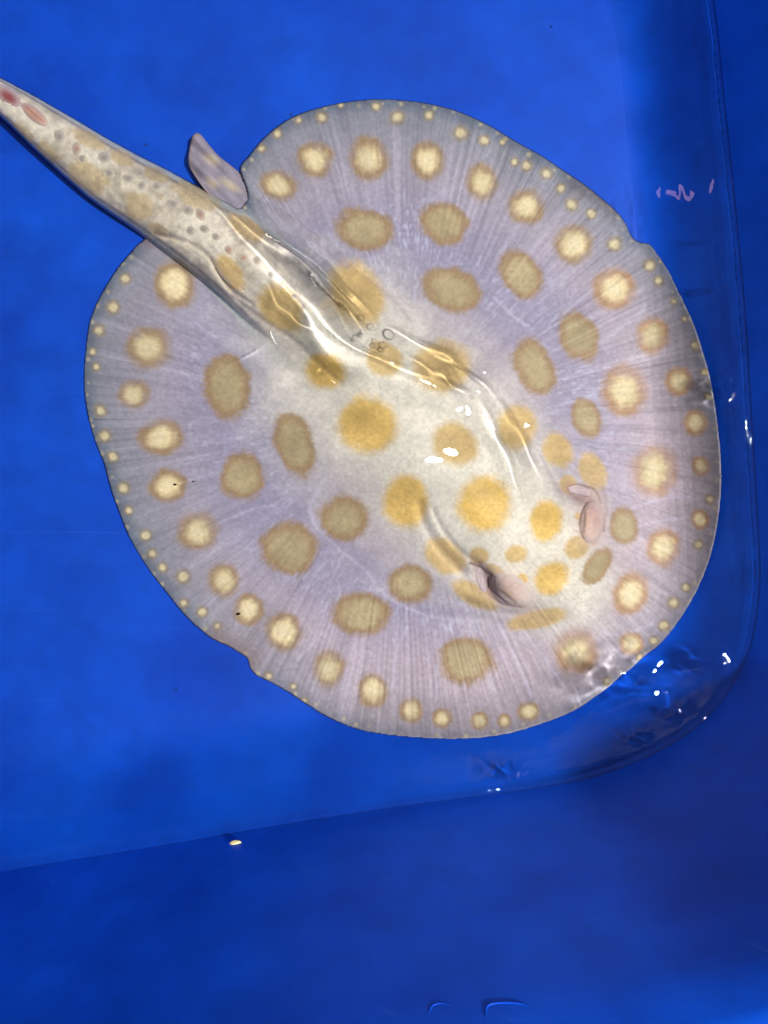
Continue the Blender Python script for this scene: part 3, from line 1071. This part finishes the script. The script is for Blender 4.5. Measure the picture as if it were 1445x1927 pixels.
fin = patch_poly('pelvic_fin', [(374, 250), (362, 258), (357, 282), (355, 308), (366, 330), (390, 362), (416, 385), (450, 402), (478, 406), (488, 390), (474, 356), (458, 332), (438, 314), (412, 293), (392, 270)],
                 lambda x, y: FLOOR - .0002 + .0112 * sst(452, 378, x + .25 * (y - 330)) + .0020 * np.sin((-.72 * x + .69 * y) / 5 + x / 60) * sst(450, 410, x), fin_colour, ray, MAT_SKIN, thick=.0014)
fin2 = patch_poly('pelvic_fin', [(396, 480), (418, 476), (440, 492), (456, 522), (462, 552), (444, 546), (424, 532), (408, 512)],
                  skin_plane([(404, 486), (436, 488), (448, 520), (430, 528), (425, 505)]), orange_colour, ray, MAT_SKIN, thick=.0009, dip=.0016)
fin2['label'] = 'small orange fin lobe tucked between tail and disc'


def eye_colour(u, v):
    w = vnoise(np.array([u * 7.0]), np.array([v * 9.0]), 5)[0]
    base = lin((202, 180, 168)) * (.85 + .3 * w)
    m = lin((170, 142, 140)) * (.85 + .3 * w)
    t = max(0.0, min(1.0, .45 - .7 * u)) * .8
    c = base * (1 - t) + m * t
    g = math.exp(-((v - .50 - .25 * u * u) / .10) ** 2) * .75
    c = c * (1 - g) + lin((74, 56, 62)) * g
    g = math.exp(-((v - .32 - .25 * u * u) / .06) ** 2) * max(0, .5 - abs(u)) * 1.1
    c = c * (1 - g) + lin((205, 170, 104)) * g
    g = math.exp(-((u - .45) / .35) ** 2 - ((v + .1) / .4) ** 2) * .5
    c = c * (1 - g) + lin((212, 194, 184)) * g
    r = math.hypot(u, v)
    t = max(0.0, min(1.0, (r - .45) / .50)) * (.95 if v < .25 else .45)
    return c * (1 - t) + lin((200, 188, 184)) * t


def eye_colour_b(u, v):
    return eye_colour(v, -u) * np.array([.97, .90, .90])


patch_dome('eye', 963, 1110, 44, 27, 38, .0036, eye_colour, ray, MAT_FLESH)
patch_dome('eye', 1112, 982, 24, 42, 4, .0044, eye_colour_b, ray, MAT_FLESH)


def valve_colour(u, v):
    c = lin((182, 166, 170))
    g = math.exp(-((u - .7) / .25) ** 2) * .6
    return c * (1 - g) + lin((104, 78, 86)) * g


patch_dome('spiracle', 906, 1090, 11, 27, -14, .0034, valve_colour, ray, MAT_FLESH)
patch_dome('spiracle', 1090, 924, 24, 11, 14, .0032, lambda u, v: valve_colour(v, u), ray, MAT_FLESH)

THORNS = [(113, 257, 12, 0), (145, 280, 10, 1), (156, 298, 8, 0), (196, 297, 12, 0), (207, 326, 10, 0), (242, 336, 11, 0), (268, 349, 9, 0), (296, 352, 10, 0),
          (304, 370, 9, 2), (326, 384, 11, 0), (354, 396, 10, 0), (378, 404, 10, 1), (359, 433, 9, 0), (386, 430, 8, 0), (408, 444, 9, 0), (432, 468, 11, 1),
          (461, 482, 9, 1), (486, 486, 8, 0), (514, 512, 7, 0), (536, 530, 8, 2), (560, 552, 6, 0), (578, 572, 6, 0)]


def thorn_colour(kind):
    core = [lin((146, 138, 132)), lin((166, 132, 120)), lin((178, 160, 138))][kind]

    def f(u, v):
        r = math.hypot(u, v)
        t = min(1.0, max(0.0, (r - .15) / .8))
        return core * (1 - t) + lin((194, 186, 172)) * t
    return f


for (x, y, r_, kd) in THORNS:
    patch_dome('thorn', x, y, r_ * random.uniform(1.0, 1.5), r_ * random.uniform(.8, 1.1), random.uniform(0, 90), .0012, thorn_colour(kd), ray, MAT_FLESH, sink=.0006, rings=5, seg=14)


def sheath_colour(u, v):
    c = lin((188, 148, 134))
    g = math.exp(-((v + .05) / .10) ** 2) * .65
    c = c * (1 - g) + lin((140, 78, 72)) * g
    g = max(0.0, min(1.0, (-u - .45) * 2))
    c = c * (1 - g) + lin((142, 84, 82)) * g
    t = min(1.0, max(0.0, (math.hypot(u, v) - .55) / .45))
    return c * (1 - t) + lin((196, 182, 174)) * t


sp_ = patch_dome('tail_spine', 66, 216, 34, 12, 40, .0022, sheath_colour, ray, MAT_FLESH)
sp_['label'] = 'pink fleshy spine sheath on top of the tail'


def scar_colour(u, v):
    t = min(1.0, max(0.0, (math.hypot(u, v) - .25) / .7))
    c = lin((138, 72, 76)) * (1 - .45 * max(0, -u)) + lin((186, 146, 136)) * .45 * max(0, -u)
    return c * (1 - t) + lin((186, 176, 178)) * t


patch_dome('spine_scar', 16, 182, 36, 17, 38, .0008, scar_colour, ray, MAT_FLESH)

# ------------------------------------------------------------------ bubbles, flake, specks
def bubble_material():
    m = bpy.data.materials.new('bubble_film')
    m.use_nodes = True
    nt = m.node_tree
    nt.nodes.remove(nt.nodes['Principled BSDF'])
    tr = nt.nodes.new('ShaderNodeBsdfTransparent')
    gl = nt.nodes.new('ShaderNodeBsdfGlossy')
    gl.inputs['Roughness'].default_value = 0.03
    fr = nt.nodes.new('ShaderNodeFresnel')
    fr.inputs['IOR'].default_value = 1.33
    mx = nt.nodes.new('ShaderNodeMixShader')
    nt.links.new(fr.outputs['Fac'], mx.inputs['Fac'])
    nt.links.new(tr.outputs['BSDF'], mx.inputs[1])
    nt.links.new(gl.outputs['BSDF'], mx.inputs[2])
    nt.links.new(mx.outputs['Shader'], nt.nodes['Material Output'].inputs['Surface'])
    return m


MAT_BUB = bubble_material()
_bub = {}


def bubble(px_, py_, r_px, label, group):
    """a thin dome of water film standing on the surface"""
    r = r_px * S
    if 'me' not in _bub:
        seg, rings = 20, 8
        co = [(math.cos(2 * math.pi * s / seg) * math.sin(.5 * math.pi * (k + .02) / rings), math.sin(2 * math.pi * s / seg) * math.sin(.5 * math.pi * (k + .02) / rings), math.cos(.5 * math.pi * (k + .02) / rings)) for k in range(rings + 1) for s in range(seg)]
        F = [(k * seg + s, (k + 1) * seg + s, (k + 1) * seg + (s + 1) % seg, k * seg + (s + 1) % seg) for k in range(rings) for s in range(seg)]
        o = make_mesh('air_bubble', np.array(co), F, MAT_BUB)
        _bub['me'] = o.data
    else:
        o = bpy.data.objects.new('air_bubble', _bub['me'])
        col.objects.link(o)
    z = float(water_height(np.array([float(px_)]), np.array([float(py_)]))[0])
    o.location = ((px_ - CX) * S, (CY - py_) * S, z - .0001)
    o.scale = (r, r, r * .8)
    tag(o, label, 'bubble', group)
    return o


for (x, y, r_) in [(706, 591, 7), (722, 609, 7), (702, 622, 6), (727, 640, 7), (742, 647, 8), (693, 628, 6), (712, 655, 6), (724, 660, 5)]:
    bubble(x, y, r_, 'tiny air bubble floating over the back beside the wave crest', 'bubbles over the back')
bubble(757, 624, 12, 'wide flat air bubble beside the cluster of tiny bubbles over the back', None)
bubble(1365, 540, 7, 'small air bubble near the tub wall, the larger of two', None)
bubble(1358, 445, 5, 'smaller air bubble near the tub wall', None)


def crumb(name, px_, py_, z, r_px, flat, mat, label, cat, seed, group=None):
    import bmesh
    bm = bmesh.new()
    bmesh.ops.create_icosphere(bm, subdivisions=2, radius=1)
    g = random.Random(seed)
    for v in bm.verts:
        k = 1 + g.uniform(-.28, .28)
        v.co = (v.co.x * k, v.co.y * k * .55, v.co.z * k * flat)
    me = bpy.data.meshes.new(name)
    bm.to_mesh(me)
    bm.free()
    me.materials.append(mat)
    o = bpy.data.objects.new(name, me)
    col.objects.link(o)
    x, y = to_world(np.array([float(px_)]), np.array([float(py_)]), np.array([z]))
    o.location = (float(x[0]), float(y[0]), z)
    o.scale = (r_px * S,) * 3
    o.rotation_euler = (0, 0, math.radians(g.uniform(0, 180) if group else 12))
    tag(o, label, cat, group)
    return o


MAT_FLAKE = plain_material('food_flake', (.62, .50, .25), .7, .2, 900, .4)
MAT_DIRT = plain_material('dark_dirt', (.012, .010, .010), .8, .2, 900, .4)
MAT_GREY = plain_material('pale_grit', (.42, .42, .40), .8, .2, 900, .3)


def on_dry_wall(px_, py_):
    """height on the inner dry wall seen at a pixel above the waterline"""
    x0, y0 = (px_ - CX) * S, (CY - py_) * S
    best = None
    for i in range(0, 1400):
        z = i * .0002
        k = (CAMH - z) / CAMH
        p = np.array([x0 * k, y0 * k])
        d = WLW - p
        j = int(np.argmin((d ** 2).sum(1)))
        off = float((p - WLW[j]) @ WLN[j])
        zo = [q[1] for q in TUB_PROFILE[11:19]]
        oo = [q[0] for q in TUB_PROFILE[11:19]]
        rf = float(rim_drop(np.array([1.0]), np.array([j]))[0])
        gap = off - float(np.interp(z / rf, zo, oo)) * float(wall_lean(np.array([j]))[0])
        if gap <= 0:
            return z
    return .1


crumb('food_flake', 443, 1587, on_dry_wall(443, 1587), 11, .35, MAT_FLAKE, 'small yellowish food flake stuck to the dry blue wall', 'food flake', 1)
crumb('dirt_speck', 448, 1155, skin_z(448, 1155) + .0004, 4.5, .5, MAT_DIRT, 'black dirt speck lying on a cream spot at the fin margin', 'speck', 2)
crumb('dirt_speck', 330, 912, skin_z(330, 912) + .0004, 3.5, .5, MAT_DIRT, 'dark dirt speck on a cream spot, beside a second speck', 'speck', 3)
crumb('dirt_speck', 364, 906, skin_z(364, 906) + .0004, 2.5, .5, MAT_DIRT, 'faint dark speck on lavender skin between two spots', 'speck', 4)
crumb('dirt_speck', 400, 1393, FLOOR + .0006, 4, .5, MAT_DIRT, 'dark speck alone on the blue tub floor', 'speck', 5)
for (x, y) in [(275, 272), (548, 215), (1037, 50), (332, 1297), (490, 1353), (597, 1494), (648, 1487), (498, 1536), (1316, 456)]:
    crumb('pale_grit', x, y, (FLOOR if y < 1450 else -.03) + .0005, 2.6, .5, MAT_GREY, 'tiny pale grain of grit lying under the water on blue plastic', 'grit', x, 'pale grit on the tub floor')


# raised mould marks on the tub's end wall
def mould_mark(pts, r_px):
    P = catmull(pts, 6, closed=False)
    path = []
    for q in P:
        z = on_dry_wall(float(q[0]), float(q[1]))
        x, y = to_world(np.array([q[0]]), np.array([q[1]]), np.array([max(z, 1e-6)]))
        path.append((float(x[0]), float(y[0]), z))
    path = np.array(path)
    m, seg = len(path), 8
    co, F = [], []
    for i, p in enumerate(path):
        t = path[min(i + 1, m - 1)] - path[max(i - 1, 0)]
        t = t / np.linalg.norm(t)
        nrm = np.array([0.0, .97, .22])
        b_ = np.cross(t, nrm)
        b_ /= np.linalg.norm(b_)
        r = r_px * S * .22 * math.sin(math.pi * (i + .5) / m) ** .4
        for s_ in range(seg):
            a = 2 * math.pi * s_ / seg
            co.append(p + r * (math.cos(a) * b_ + .8 * math.sin(a) * nrm))
    for i in range(m - 1):
        for s_ in range(seg):
            F.append((i * seg + s_, i * seg + (s_ + 1) % seg, (i + 1) * seg + (s_ + 1) % seg, (i + 1) * seg + s_))
    return make_mesh('mould_mark', np.array(co), F, MAT_TUB, tub)


mould_mark([(914, 1915), (916, 1895), (930, 1888), (958, 1887), (985, 1890), (998, 1898)], 7)
mould_mark([(806, 1908), (814, 1892), (832, 1888), (848, 1892)], 5)


# ------------------------------------------------------------------ everything above is laid out in metres: bring it to scene units
for o in list(col.objects):
    if o.parent is None and o.type in {'MESH', 'EMPTY'}:
        o.location = [v * U for v in o.location]
        o.scale = [v * U for v in o.scale]
